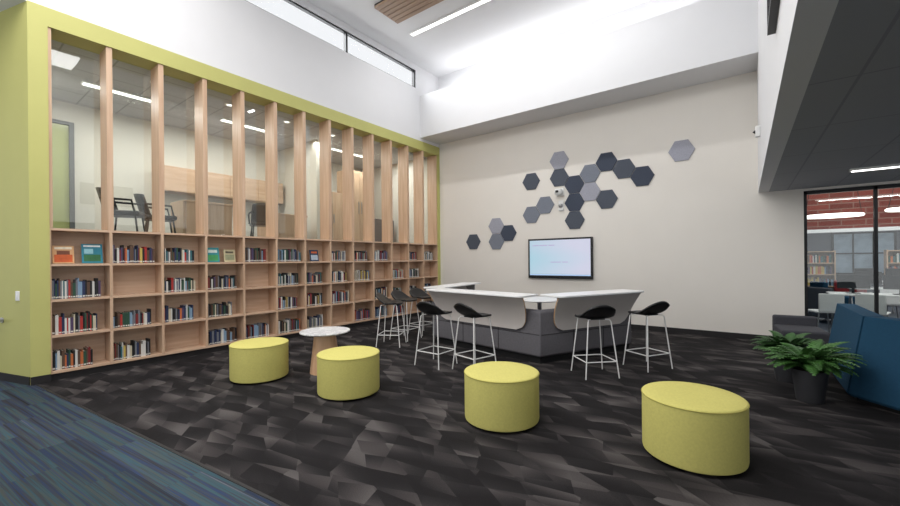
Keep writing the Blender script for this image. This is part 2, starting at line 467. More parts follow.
BC = [('navy blue', (42, 52, 82)), ('black', (30, 30, 32)), ('white', (206, 204, 198)), ('dark red', (118, 42, 42)),
      ('teal', (52, 100, 108)), ('orange', (190, 108, 64)), ('grey', (112, 114, 120)), ('pale blue', (126, 152, 176)),
      ('cream', (196, 186, 162)), ('dark green', (48, 78, 62)), ('yellow', (192, 168, 88)), ('brown', (92, 70, 56)), ('purple', (80, 64, 92)), ('bright red', (168, 54, 50))]
BW = [12, 17, 9, 4, 3, 2, 12, 5, 6, 5, 2, 8, 3, 2]
cm = [mat('book_cover_'+n.replace(' ', '_'), c, .5, .12, 30) for n, c in BC]
def bookgeo(bm, x, y, z, d, w, h, ci, pi, ti):
    box(bm, x-d*.1, x, y, y+w, z, z+h, ci)
    box(bm, x-d, x-d*.1, y, y+w*.13, z, z+h, ci); box(bm, x-d, x-d*.1, y+w*.87, y+w, z, z+h, ci)
    box(bm, x-d*.98, x-d*.1, y+w*.13, y+w*.87, z+h*.02, z+h*.975, pi)
    box(bm, x, x+.0012, y+w*.12, y+w*.88, z+h*.06, z+h*.14, ti)
bookmesh = []
for i in range(len(BC)):
    bm = NB(); bookgeo(bm, 0, -.5, 0, 1, 1, 1, 0, 1, 2)
    bmesh.ops.recalc_face_normals(bm, faces=bm.faces[:])
    me = bpy.data.meshes.new('book'); bm.to_mesh(me); bm.free()
    for m in (cm[i], M['page'], M['tag']): me.materials.append(m)
    bookmesh.append(me)
ORD = ['first', 'second', 'third', 'fourth', 'fifth', 'sixth', 'seventh', 'eighth', 'ninth', 'tenth', 'eleventh', 'twelfth', 'thirteenth',
       'fourteenth', 'fifteenth', 'sixteenth', 'seventeenth', 'eighteenth', 'nineteenth', 'twentieth', 'twenty-first', 'twenty-second', 'twenty-third', 'twenty-fourth', 'twenty-fifth', 'twenty-sixth', 'twenty-seventh', 'twenty-eighth', 'twenty-ninth', 'thirtieth']
ROW = ['bottom', 'third', 'second', 'top']
# fill table: rows top..bottom, per bay.  b books, e empty, d display
FILL = ['dbbdbbdbbbebb', 'bebbebbbbebbe', 'bbbbebbbebbbb', 'bbebbbbebbbeb']
rest = NB(); nbk = 0
for bay in range(NB_):
    for r in range(4):
        k = 3-r; c = FILL[r][bay]; zs = SH[k]+.03; ya = Y0+BAY*bay+.022; yb = Y0+BAY*(bay+1)-.03
        if c != 'b': continue
        frac = R.choice((.72, .8, .86, .7, .78)) if bay < 8 else R.choice((.6, .75, .85))
        y = ya; q = 0; base = R.uniform(.195, .235)
        while y < ya+(yb-ya)*frac and q < 29:
            w = R.choice((.012, .015, .018, .021, .025, .03)); h = base+R.uniform(-.04, .035); dd = R.uniform(.13, .18)
            ci = R.choices(range(len(BC)), BW)[0]
            if y+w > yb: break
            if nbk < 300:
                o = bpy.data.objects.new('book', bookmesh[ci]); COL.objects.link(o)
                o.location = (WX-.05-R.uniform(0, .012), y+w/2, zs+.0006); o.scale = (dd, w, h)
                tag(o, f'{BC[ci][0]} book, {ORD[q]} from left, {ROW[k]} shelf, {ORD[bay]} bay from the left', 'book', f'books on the {ROW[k]} shelf of the {ORD[bay]} bay')
                nbk += 1
            else:
                bookgeo(rest, WX-.05, y, zs+.0006, dd, w, h, ci, len(BC), len(BC)+1)
            y += w+.0012; q += 1
o = obj('shelved_books', rest, cm+[M['page'], M['tag']]); tag(o, 'small distant rows of books in the far bays of the bookcase', 'books'); o['kind'] = 'stuff'
# face-out display books
def display(y, z, w, h, base, blocks, label):
    t = thing('display_book', label, 'book', (WX-.14, y, z), 0, 'face-out books on display')
    mt = Matrix.Rotation(-.16, 4, 'Y')
    bm = NB(); box(bm, 0, .012, -w/2, w/2, 0.003, h, 0, mt); obj('cover', bm, mat('display_cover', base, .4, .1, 12), t)
    bm = NB(); box(bm, -.016, 0, -w/2+.004, w/2, .006, h-.004, 0, mt); obj('pages', bm, M['page'], t)
    for (u0, u1, v0, v1, c) in blocks:
        bm = NB(); box(bm, .012, .0135, w*(u0-.5), w*(u1-.5), h*v0, h*v1, 0, mt); obj('cover_picture', bm, mat('cover_art', c, .5, .15, 20), t)
zt = SH[3]+.03
display(Y0+.15, zt, .21, .24, (214, 168, 120), [(.08, .92, .08, .5, (196, 92, 44)), (.2, .8, .5, .72, (120, 70, 48)), (.1, .9, .8, .93, (235, 224, 200))], 'orange and tan picture book facing out on top shelf, first bay')
display(Y0+.44, zt, .22, .27, (44, 128, 150), [(.1, .9, .1, .45, (50, 106, 66)), (.12, .55, .5, .75, (150, 200, 210)), (.1, .9, .85, .93, (236, 240, 238))], 'teal and green picture book facing out on top shelf, first bay')
display(Y0+BAY*3+.16, zt, .2, .25, (56, 150, 158), [(.1, .9, .1, .5, (72, 158, 96)), (.15, .85, .65, .85, (214, 230, 224))], 'turquoise book facing out on top shelf, fourth bay')
display(Y0+BAY*3+.43, zt, .19, .22, (196, 186, 150), [(.1, .9, .15, .6, (146, 150, 120)), (.15, .85, .7, .86, (90, 84, 70))], 'olive and cream book facing out on top shelf, fourth bay')
display(Y0+BAY*6+.3, zt, .2, .24, (40, 60, 92), [(.1, .9, .12, .55, (176, 190, 204)), (.15, .85, .7, .86, (214, 110, 60))], 'navy book facing out on top shelf, seventh bay')

# ---------------------------------------------------------------- office behind the glass
FZ = 1.85; OX = -10.3
bm = NB(); box(bm, OX-.1, WX-.36, .95, WY, FZ-.15, FZ); struct('floor_office', bm, M['greyfab2'])
bm = NB(); box(bm, OX-.12, OX, .95, WY, FZ, 4.56); struct('wall_office', bm, M['offwall'])
bm = NB(); box(bm, OX, WX-.36, .93, .95, FZ, 4.56); struct('wall_office_near', bm, M['offwall'])
bm = NB(); box(bm, OX, WX-.16, .95, WY, 4.56, 4.62); struct('ceiling_office', bm, M['officeceil'])
bm = NB(); box(bm, OX, -8.6, 5.95, 6.05, FZ, 4.56); struct('wall_partition', bm, M['offwall'])
bm = NB(); box(bm, OX, OX+.03, .96, 1.74, FZ, 4.12)
dr = struct('door_1', bm, M['doorfill'], 'pale yellow-green door in the office behind the glass')
for (a, b, z0, z1) in ((1.69, 1.76, FZ, 4.18), (.96, 1.69, 4.12, 4.18)):
    bm = NB(); box(bm, OX+.03, OX+.08, a, b, z0, z1); obj('door_frame', bm, M['greyframe'], dr)
for i, (x, y, l) in enumerate(((-8.9, 2.2, 'first'), (-8.9, 4.4, 'second'), (-8.9, 7.2, 'third'))):
    linlight((x, y, 4.53), .12, 1.1, f'{l} office light strip from the left, behind the glass')
for i, (x, y) in enumerate(((-8.0, 2.4), (-8.0, 3.6), (-8.0, 4.8), (-8.0, 6.0), (-8.0, 7.2))):
    t = thing('recessed_downlight', f'small round downlight in the office ceiling, {ORD[i]} from the left', 'downlight', (x, y, 4.55), 0, 'office downlights')
    bm = NB(); lathe(bm, [(.05, .01), (.08, .01), (.08, 0), (.05, -.004), (.05, .01)], 24); obj('ring', bm, M['plastic'], t, smooth=True)
    bm = NB(); lathe(bm, [(0, 0), (.05, 0)], 24); obj('lens', bm, M['lamp'], t)
t = thing('wall_cabinet', 'long pale wooden cabinet hung on the office wall behind the glass', 'cabinet', (OX, 4.5, 3.05))
bm = NB(); box(bm, 0, .33, -1.4, 1.35, 0, .55); obj('body', bm, M['wood_h'], t)
for i in range(4):
    bm = NB(); box(bm, .33, .348, -1.39+i*.687, -1.39+i*.687+.675, .01, .54); obj('door', bm, M['wood_h'], t, bevel=.003)
def desk(x, y, w, d, h, label, m, name='office_desk'):
    t = thing(name, label, 'desk', (x, y, FZ))
    bm = NB(); box(bm, -d/2, d/2, -w/2, w/2, h-.04, h); obj('desktop', bm, m, t, bevel=.004)
    bm = NB(); box(bm, d/2-.05, d/2-.02, -w/2+.04, w/2-.04, 0.02, h-.04); obj('front_panel', bm, m, t)
    for s in (-1, 1):
        bm = NB(); box(bm, -d/2+.03, d/2-.05, s*(w/2-.02)-.02, s*(w/2-.02)+.02, 0, h-.04); obj('side_panel', bm, m, t)
desk(-8.9, 3.45, .9, .7, .85, 'pale wooden desk in the office, below the wall cabinet', M['wood_v'])
desk(-8.8, 5.15, .9, .7, .75, 'pale wooden desk in the office, right of the first wooden desk', M['wood_v'])
def cupboard(y, w, h, label, m):
    t = thing('tall_cabinet', label, 'cabinet', (-9.0, y, FZ), 0, 'office storage units')
    bm = NB(); box(bm, -.3, .2, -w/2, w/2, 0, h); obj('body', bm, m, t, bevel=.004)
    for s in (-1, 0):
        bm = NB(); box(bm, .2, .218, s*w/2+.005, (s+1)*w/2-.005, .06, h-.02); dd = obj('door', bm, m, t)
        bm = NB(); box(bm, .218, .24, (-.06 if s else .04), (-.04 if s else .06), h*.45, h*.6); obj('handle', bm, M['steel'], dd)
cupboard(6.55, .8, 1.5, 'waist high maple storage cabinet in the far office', M['wood_v'])
cupboard(7.5, .8, 2.2, 'tall maple storage cabinet in the far office', M['wood_v'])
cupboard(8.45, .8, .9, 'low grey storage cabinet at the far end of the office', M['greyfab'])
# office chair: curved shell back, arms, four slim legs
oc = thing('office_chair', 'black armchair behind the second glass bay, left one of the pair', 'chair', (-8.0, 1.98, FZ), -.5, 'black chairs behind the glass')
bm = NB(); box(bm, -.24, .24, -.23, .23, .40, .48); obj('seat', bm, M['seatblack'], oc, bevel=.03, segs=3)
bm = NB(); g = []
for i in range(13):
    u = -1+2*i/12; row = []
    for j in range(7):
        v = j/6; row.append(bm.verts.new((u*.235*(1-.1*v*v), -.25+.1*u*u-.1*v, .46+.38*v*(1-.06*u*u))))
    g.append(row)
for i in range(12):
    for j in range(6): bm.faces.new([g[i][j], g[i+1][j], g[i+1][j+1], g[i][j+1]])
o = obj('backrest', bm, M['seatblack'], oc, smooth=True, angle=3); s = o.modifiers.new('thickness', 'SOLIDIFY'); s.thickness = .035; s.offset = 0
for sx in (-1, 1):
    bm = NB(); tube(bm, [(sx*.23, -.26, .66), (sx*.26, -.1, .65), (sx*.26, .14, .64), (sx*.24, .18, .45)], .018, 8); obj('armrest', bm, M['seatblack'], oc, smooth=True)
    for sy in (-1, 1):
        bm = NB(); tube(bm, [(sx*.19, sy*.17, .43), (sx*.23, sy*.22, .0)], .014, 8); obj('leg', bm, M['black'], oc, smooth=True)
dup(oc, (-8.35, 2.55, FZ), -.2, 'black armchair behind the glass, right one of the pair')
dup(oc, (-8.1, 4.3, FZ), 1.2, 'black armchair in the office between the two wooden desks')

# ---------------------------------------------------------------- wall hexagons
GX, GZ, HP = -2.42, 3.62, .205
hexes = [(-5, -1, 'hexd', 'dark slate felt hexagon standing alone left of the cluster above the screen'),
 (-3, 1, 'hexl', 'pale lavender felt hexagon at upper left of the cluster, above a slate one'),
 (-3, -1, 'hexd', 'dark slate felt hexagon directly below the pale lavender one at upper left'),
 (-2, -2, 'hexn', 'navy grey felt hexagon touching the white wall camera'),
 (-1, -1, 'hexm', 'mid grey felt hexagon just left below the topmost navy one'),
 (0, 0, 'hexn', 'topmost navy grey felt hexagon in the main cluster'),
 (1, -1, 'hexd', 'slate felt hexagon between the topmost and rightmost of the cluster'),
 (2, -2, 'hexn', 'navy grey felt hexagon at the right tip of the main cluster'),
 (-1, -3, 'hexl', 'pale lavender felt hexagon in the middle of the main cluster'),
 (0, -4, 'hexd', 'dark slate felt hexagon at lower right of the main cluster'),
 (-2, -4, 'hexn', 'navy grey felt hexagon second from bottom of the main cluster'),
 (-2, -6, 'hexd', 'dark slate felt hexagon at the bottom of the cluster above the screen'),
 (-4, -4, 'hexm', 'mid grey felt hexagon above left of the screen, right of a touching one'),
 (-5, -5, 'hexm', 'mid grey felt hexagon directly over the left end of the screen')]
def hexpanel(x, z, m, label, r=.232):
    bm = NB(); A = [Vector((r*math.cos(k*PI/3), 0, r*math.sin(k*PI/3))) for k in range(6)]
    solid(bm, A, [p+Vector((0, -.02, 0)) for p in A])
    o = obj('hexagon_panel', bm, M[m], bevel=.003); o.location = (x, WY, z); tag(o, label, 'wall panel', 'felt hexagons on the wall')
for i, j, m, l in hexes: hexpanel(GX+.358*i, GZ+HP*j, m, l)
hexpanel(-5.21, 2.38, 'hexl', 'pale lavender felt hexagon at top of the lower left cluster')
hexpanel(-4.852, 2.175, 'hexn', 'navy grey felt hexagon at right of the lower left cluster')
hexpanel(-5.21, 1.97, 'hexm', 'mid grey felt hexagon at bottom of the lower left cluster')
hexpanel(-5.93, 1.99, 'hexd', 'dark slate felt hexagon alone at the far left end of the wall')
hexpanel(-.99, 3.62, 'hexl', 'pale lavender felt hexagon alone at the far right, high on the wall')

# ---------------------------------------------------------------- screen and devices
tv = thing('wall_television', 'large black framed flat screen showing a pale blue picture', 'television', (-3.5, WY, 1.52))
bm = NB(); box(bm, -.78, .78, -.07, -.02, -.48, .47); obj('casing', bm, M['black'], tv, bevel=.008)
bm = NB(); box(bm, -.735, .735, -.073, -.07, -.41, .43); obj('screen', bm, M['screen'], tv)
bm = NB(); box(bm, -.3, .3, -.02, 0, -.2, .2); obj('mount', bm, M['black'], tv)
bm = NB()
for (u0, u1, z) in ((-.66, -.5, .3), (-.48, -.28, .3), (-.25, -.1, .3), (-.2, .05, -.1), (.08, .22, -.1)): box(bm, u0, u1, -.0745, -.073, z, z+.014)
obj('screen_line', bm, emit('screen_line', (150, 130, 170), .7), tv)
bm = NB(); box(bm, -.735, .735, -.0745, -.073, -.41, -.38)
obj('screen_bar', bm, emit('screen_bar', (150, 176, 206), .7), tv)
t = thing('wall_camera', 'white round camera on a bracket high above the screen', 'camera', (-3.47, WY, 3.07))
bm = NB(); box(bm, -.09, .09, -.03, 0, -.09, .09); obj('bracket', bm, M['plastic'], t, bevel=.01)
bm = NB(); lathe(bm, [(0, -.09), (.06, -.085), (.09, -.05), (.1, 0), (.08, .05), (0, .07)], 28); o = obj('dome', bm, M['plastic'], t, smooth=True); o.location = (0, -.13, .0)
bm = NB(); lathe(bm, [(0, -.03), (.035, -.02), (.035, .02), (0, .03)], 16); o = obj('lens', bm, M['black'], t, smooth=True); o.location = (0, -.225, -.01)
t = thing('wall_speaker', 'small round white speaker on the wall between camera and screen', 'speaker', (-3.45, WY, 2.75))
bm = NB(); box(bm, -.06, .06, -.04, 0, -.12, .12); obj('body', bm, M['plastic'], t, bevel=.01)
bm = NB(); lathe(bm, [(0, -.05), (.04, -.035), (.05, 0), (.04, .035), (0, .05)], 20); o = obj('grille', bm, M['steel'], t, smooth=True); o.location = (0, -.05, 0)
t = thing('air_grille', 'dark framed louvred grille high on the white bulkhead', 'air vent', (FX, 3.3, 3.2))
bm = NB()
for (a, b, c, d_) in ((-.6, .6, 0, .05), (-.6, .6, .55, .6), (-.6, -.55, .05, .55), (.55, .6, .05, .55)): box(bm, -.05, 0, a, b, c, d_)
obj('frame', bm, M['black'], t)
bm = NB(); box(bm, -.01, 0, -.55, .55, .05, .55)
for k in range(8): box(bm, -.045, -.012, -.55, .55, .08+k*.06, .095+k*.06)
obj('louvres', bm, M['greyfab'], t)
t = thing('fascia_sensor', 'tiny white sensor on the bulkhead near the back wall', 'sensor', (FX, 7.6, 3.4))
bm = NB(); box(bm, -.06, 0, -.05, .05, -.08, .08); obj('housing', bm, M['plastic'], t, bevel=.01)
bm = NB(); lathe(bm, [(0, -.03), (.03, 0), (0, .03)], 14); o = obj('lens', bm, M['black'], t, smooth=True); o.location = (-.065, 0, 0)
# switch and handle on green return wall
ang = math.atan2(rd.y, rd.x)
p = c0+rd*.25
t = thing('light_switch', 'white light switch plate on the green wall', 'switch', (p.x, p.y, 1.1), ang)
bm = NB(); box(bm, -.04, .04, 0, .012, -.06, .06); obj('plate', bm, M['plastic'], t, bevel=.003)
bm = NB(); box(bm, -.012, .012, .012, .02, -.025, .025); obj('rocker', bm, M['plastic'], t, bevel=.002)
p = c0+rd*.62
t = thing('door_lever', 'steel lever handle at the left edge of the green wall', 'handle', (p.x, p.y, .78), ang)
bm = NB(); lathe(bm, [(0, 0), (.035, 0), (.035, .012), (0, .012)], 20); o = obj('rose', bm, M['steel'], t, smooth=True); o.rotation_euler = (-PI/2, 0, 0)
bm = NB(); tube(bm, [(0, .01, 0), (0, .07, 0), (-.03, .075, 0), (-.15, .075, 0)], .014, 10); obj('lever', bm, M['steel'], t, smooth=True)

# ---------------------------------------------------------------- yellow ottomans
ot = thing('ottoman', 'yellow round ottoman nearest the camera, at the right', 'ottoman', (-.33, 3.50, 0), 0, 'yellow drum ottomans')
H = .46; r = .345
bm = NB(); lathe(bm, [(0, .02), (r-.02, .02), (r-.004, .03), (r, .05), (r, H-.03)], 72); obj('body', bm, M['yellow'], ot, smooth=True)
bm = NB(); lathe(bm, [(r, H-.03), (r+.001, H-.012), (r-.004, H-.003), (r-.012, H), (r-.12, H+.002), (0, H+.003)], 72); obj('top_panel', bm, M['yellow'], ot, smooth=True, angle=1.2)
bm = NB(); tube(bm, [((r+.001)*math.cos(2*PI*k/72), (r+.001)*math.sin(2*PI*k/72), H-.012) for k in range(72)], .004, 6, closed=True); obj('seam', bm, M['seam'], ot, smooth=True)
bm = NB()
for k in range(4):
    a = PI/4+k*PI/2; lathe(bm, [(0, 0), (.03, 0), (.03, .02), (0, .02)], 16, .25*math.cos(a), .25*math.sin(a))
obj('feet', bm, M['darkplinth'], ot)
dup(ot, (-1.84, 3.25, 0), .4, 'yellow round ottoman alone in the middle, before the dark booth')
dup(ot, (-3.64, 2.92, 0), .8, 'yellow round ottoman just right of the small marble table')
dup(ot, (-5.05, 2.62, 0), 1.2, 'yellow round ottoman left of the marble table, nearest the bookcase')

# side table
t = thing('side_table', 'small round table with marble top and wooden drum base', 'side table', (-4.58, 3.28, 0))
bm = NB(); lathe(bm, [(0, .53), (.3, .53), (.325, .54), (.33, .55), (.325, .56), (0, .56)], 64); obj('tabletop', bm, M['marble'], t, smooth=True)
bm = NB(); lathe(bm, [(0, 0), (.2, 0), (.2, .01), (.14, .52), (.13, .53), (0, .53)], 48); obj('pedestal', bm, M['tablewood'], t, smooth=True)

# ---------------------------------------------------------------- booth
ta, tb = math.radians(26), math.radians(9)
P0 = Vector((-2.33, 5.24)); a_ = Vector((math.sin(ta), math.cos(ta))); b_ = Vector((-math.cos(tb), math.sin(tb)))
c_ = Vector((math.cos(math.radians(98)), math.sin(math.radians(98))))
LA, LB = 1.9, 2.3
pa = P0+a_*LA; pb = P0+b_*LB; pc = pb+c_*LA
def loc2(p): return (p.x-P0.x, p.y-P0.y)
path = [loc2(p) for p in (pa, P0, pb, pc)]
bt = thing('booth', 'U shaped charcoal booth with white bar counters along its outer back', 'booth', (P0.x, P0.y, 0))
bm = NB(); sweep(bm, path, [(.02, .1), (0, .12), (0, .72), (.02, .75), (.05, .765), (.12, .765), (.16, .75), (.18, .72), (.2, .4), (.2, .1)], -1); obj('back', bm, M['greyfab'], bt, bevel=.012, segs=3)
bm = NB(); sweep(bm, path, [(.05, 0), (.05, .1), (.68, .1), (.68, 0)], -1); obj('plinth', bm, M['darkplinth'], bt)
bm = NB(); sweep(bm, path, [(.2, .1), (.2, .28), (.74, .28), (.74, .1)], -1); obj('bench', bm, M['greyfab2'], bt)
bm = NB(); sweep(bm, path, [(.2, .282), (.2, .42), (.22, .44), (.73, .44), (.76, .42), (.76, .282)], -1); obj('cushion', bm, M['greyfab2'], bt)
cen = (P0+pa+pb+pc)/4
for (S, E, lab) in ((P0, pa, 'right'), (P0, pb, 'left'), (pb, pc, 'far')):
    tv_ = (E-S).normalized(); Ln = (E-S).length
    o_ = Vector((-tv_.y, tv_.x)); 
    if o_.dot(S-cen) < 0: o_ = -o_
    S2 = S-P0
    def q(s, out, z): v = S2+tv_*s+o_*out; return Vector((v.x, v.y, z))
    # upholstery seams
    bm = NB()
    for s in (Ln*.33, Ln*.66):
        tube(bm, [q(s, .001, .12), q(s, .001, .7), q(s, -.03, .757), q(s, -.12, .766)], .005, 6)
    tube(bm, [q(.02, .001, .42), q(Ln-.02, .001, .42)], .004, 6)
    obj('back_seam', bm, M['darkplinth'], bt)
    s0, s1 = .12, Ln-(.12 if lab == 'left' else .03)
    pts = [(s0, -.14), (s0, .22)]
    pts += [(s0+.08-.08*math.cos(k*PI/8), .22+.08*math.sin(k*PI/8)) for k in range(1, 5)]
    pts += [(s1-.08+.08*math.sin(k*PI/8), .22+.08*math.cos(k*PI/8)) for k in range(0, 5)]
    pts += [(s1, -.14)]
    bm = NB(); solid(bm, [q(s, u, .962) for s, u in pts], [q(s, u, .99) for s, u in pts], 0); obj('counter_top', bm, M['laminate'], bt, bevel=.006)
    def zz(w): x = max(0, (w-.46)/.502); return .03+.2*x**1.7
    # curved panel built as strips following the flare
    rows = []
    for k in range(13):
        z = .46+.502*k/12; x = k/12
        ins = .02+.12*(1-x)**1.3
        rr2 = 0
        if k < 4:
            tt = k/4; rr2 = .14*(1-math.sqrt(max(0, 1-(1-tt)**2)))
        rows.append((z, s0+ins+rr2, s1-ins-rr2))
    bm = NB(); fr = []
    for (z, a, b) in rows:
        fr.append([bm.verts.new(q(a, zz(z), z)), bm.verts.new(q(b, zz(z), z)), bm.verts.new(q(b, zz(z)-.022, z)), bm.verts.new(q(a, zz(z)-.022, z))])
    for A2, B2 in zip(fr, fr[1:]):
        for i in range(4):
            bm.faces.new([A2[i], A2[(i+1) % 4], B2[(i+1) % 4], B2[i]]).material_index = 1 if i in (1, 3) else 0
    bm.faces.new(fr[0]).material_index = 1; bm.faces.new(fr[-1][::-1]).material_index = 1
    obj('counter_panel', bm, [M['taupe'], M['ply']], bt, smooth=True)
    bm = NB()
    for s in (s0+.3, s1-.3):
        solid(bm, [q(s, -.12, .76), q(s, -.02, .76), q(s, .12, .962), q(s, -.12, .962)], [q(s+.03, -.12, .76), q(s+.03, -.02, .76), q(s+.03, .12, .962), q(s+.03, -.12, .962)])
    obj('counter_bracket', bm, M['steel'], bt)
t = thing('booth_table', 'white round table inside the charcoal booth', 'table', (-3.1, 6.95, 0))
bm = NB(); lathe(bm, [(0, .73), (.44, .73), (.46, .745), (.45, .76), (0, .76)], 56); obj('tabletop', bm, M['laminate'], t, smooth=True)
bm = NB(); tube(bm, [(0, 0, .02), (0, 0, .73)], .04, 16); obj('column', bm, M['steel'], t, smooth=True)
bm = NB(); lathe(bm, [(0, 0), (.25, 0), (.25, .01), (.05, .03), (0, .03)], 40); obj('foot', bm, M['steel'], t, smooth=True)

# ---------------------------------------------------------------- bar stools
def stool(loc, rz, label):
    t = thing('bar_stool', label, 'bar stool', loc, rz, 'black bar stools around the booth')
    bm = NB(); N = 18; g = []
    for i in range(N+1):
        row = []
        for j in range(N+1):
            u = -1+2*i/N; v = -1+2*j/N
            x = u*math.sqrt(1-v*v*.42); y = v*math.sqrt(1-u*u*.42)
            rr = max(abs(u), abs(v))
            z = .752+.02*rr**3
            bk = max(0, (-v-.3)/.7)
            z += .16*bk**1.25*(1-.35*u*u)
            y2 = y*.215-.035*bk
            if v > .7: z -= .025*((v-.7)/.3)**2
            row.append(bm.verts.new((x*.23, y2, z)))
        g.append(row)
    for i in range(N):
        for j in range(N): bm.faces.new([g[i][j], g[i+1][j], g[i+1][j+1], g[i][j+1]])
    o = obj('seat', bm, M['seatblack'], t, smooth=True, angle=3)
    s = o.modifiers.new('thickness', 'SOLIDIFY'); s.thickness = .022; s.offset = -1
    for sx in (-1, 1):
        for sy in (-1, 1):
            bm = NB(); tube(bm, [(sx*.05, sy*.05, .727), (sx*.14, sy*.13, .725), (sx*.152, sy*.145, .705), (sx*.22, sy*.21, .005)], .008, 8); obj('leg', bm, M['legmetal'], t, smooth=True)
    cx_ = .20; cy_ = .19
    bm = NB(); tube(bm, [(-cx_, -cy_, .21), (cx_, -cy_, .21), (cx_, cy_, .21), (-cx_, cy_, .21)], .0075, 8, closed=True); obj('footrest', bm, M['legmetal'], t)
    bm = NB(); box(bm, -.1, .1, -.1, .1, .723, .737); obj('seat_plate', bm, M['seatblack'], t)
    return t
rl = math.atan2(b_.y, -b_.x)*-1; rr_ = math.atan2(a_.y, a_.x)
s = stool((-3.57, 4.42, 0), rl+.15, 'black bar stool at the left end of the front counter')
dup(s, (-2.96, 4.5, 0), rl-.1, 'black bar stool at the front counter, second from its left end')
dup(s, (-1.57, 5.2, 0), rr_-.35, 'black bar stool at the right counter, nearer the camera')
dup(s, (-1.09, 5.98, 0), rr_-.1, 'rightmost black bar stool at the right counter')
rf = -PI/2-.1
dup(s, (-5.05, 5.0, 0), rf+.6, 'leftmost black bar stool in the far trio near the bookcase')
dup(s, (-5.22, 5.55, 0), rf+.2, 'middle black bar stool of the far trio near the bookcase')
dup(s, (-5.3, 6.15, 0), rf, 'farthest black bar stool of the trio, behind the other two')

# ---------------------------------------------------------------- blue lounge and grey seat
pth = [(.0, 1.5), (0, 0), (1.06, -1.16)]
for k, nm in enumerate(('blue high-backed sofa seen from behind, directly right of the ferns', 'blue high-backed sofa cut by the right edge, nearest the camera')):
    t = thing('blue_sofa', nm, 'sofa', (.84, 5.76, 0), 0, 'angular blue sofas')
    bm = NB(); sweep(bm, pth, [(.02, .05), (.0, .08), (.13, .88), (.3, .88), (.38, .42), (.38, .05)], 1, only=k); obj('back', bm, M['bluefab'], t, bevel=.006)
    bm = NB(); sweep(bm, pth, [(.38, .05), (.38, .3), (.82, .3), (.82, .05)], 1, only=k); obj('seat_base', bm, M['bluefab2'], t)
    bm = NB(); sweep(bm, pth, [(.38, .3), (.38, .43), (.84, .43), (.84, .3)], 1, only=k); obj('seat_cushion', bm, M['bluefab'], t, bevel=.01)
    bm = NB(); sweep(bm, pth, [(.08, 0), (.08, .05), (.76, .05), (.76, 0)], 1, only=k); obj('plinth', bm, M['darkplinth'], t)
t = thing('grey_armchair', 'low grey fabric seat behind the potted plants', 'armchair', (.66, 7.95, 0), .1)
bm = NB(); box(bm, -.27, .27, -.32, .32, .06, .42); obj('seat', bm, M['greyfab2'], t, bevel=.03, segs=3)
bm = NB(); box(bm, -.27, .27, .32, .44, .06, .56); obj('backrest', bm, M['greyfab2'], t, bevel=.03, segs=3)
for sx in (-1, 1):
    for sy in (-1, 1):
        bm = NB(); box(bm, sx*.22-.02, sx*.22+.02, sy*.26-.02, sy*.26+.02, 0, .06); obj('leg', bm, M['darkplinth'], t)

# ---------------------------------------------------------------- plants
def plant(loc, label, seed, n, ln, m, pr=.15, ph=.33):
    rn_ = random.Random(seed)
    t = thing('potted_fern', label, 'plant', loc, 0, 'plants by the blue sofa')
    bm = NB(); lathe(bm, [(0, 0), (pr*.72, 0), (pr*.75, .01), (pr, ph), (pr-.012, ph), (pr-.02, ph-.03), (0, ph-.03)], 40); obj('pot', bm, M['pot'], t, smooth=True)
    bm = NB(); lathe(bm, [(0, ph-.02), (pr-.02, ph-.025)], 24); obj('soil', bm, M['soil'], t)
    bm = NB()
    for i in range(n):
        a = rn_.uniform(0, 2*PI); l = ln*rn_.uniform(.5, 1.1); el = rn_.uniform(.8, 1.56)
        d = Vector((math.cos(a), math.sin(a), 0)); sd = Vector((-d.y, d.x, 0)); K = 15
        p = Vector((d.x*.03, d.y*.03, ph-.02)); e = el; st = l/K
        tw = rn_.uniform(-.4, .4)
        pts = [p.copy()]; es = [e]
        for k in range(K):
            p = p+(d*math.cos(e)+Vector((0, 0, math.sin(e)))+sd*tw*.4*k/K)*st; e -= rn_.uniform(.045, .1)*(1+k/K); pts.append(p.copy()); es.append(e)
        tube(bm, pts[::2]+[pts[-1]], .0022, 4)
        for k in range(2, K+1):
            f = k/K; wd = .068*math.sin(PI*(f*.8+.16))**.7
            up = Vector((-d.x*math.sin(es[k]), -d.y*math.sin(es[k]), math.cos(es[k])))
            fw = (pts[k]-pts[k-1]).normalized()
            for sg in (-1, 1):
                c_0 = pts[k]; tip = c_0+(sd*sg+fw*.6-up*.2)*wd; md = c_0+(sd*sg+fw*.3)*wd*.5
                v = [bm.verts.new(x) for x in (c_0-fw*.007, md-fw*.013, tip, md+fw*.017, c_0+fw*.011)]
                bm.faces.new(v)
    obj('foliage', bm, m, t, smooth=False)
plant((.53, 5.52, 0), 'leafy green potted fern in a charcoal pot beside the blue sofa', 3, 150, .43, M['leaf'])
plant((.40, 6.27, 0), 'darker potted fern standing behind the brighter front fern', 8, 90, .36, M['leafd'])

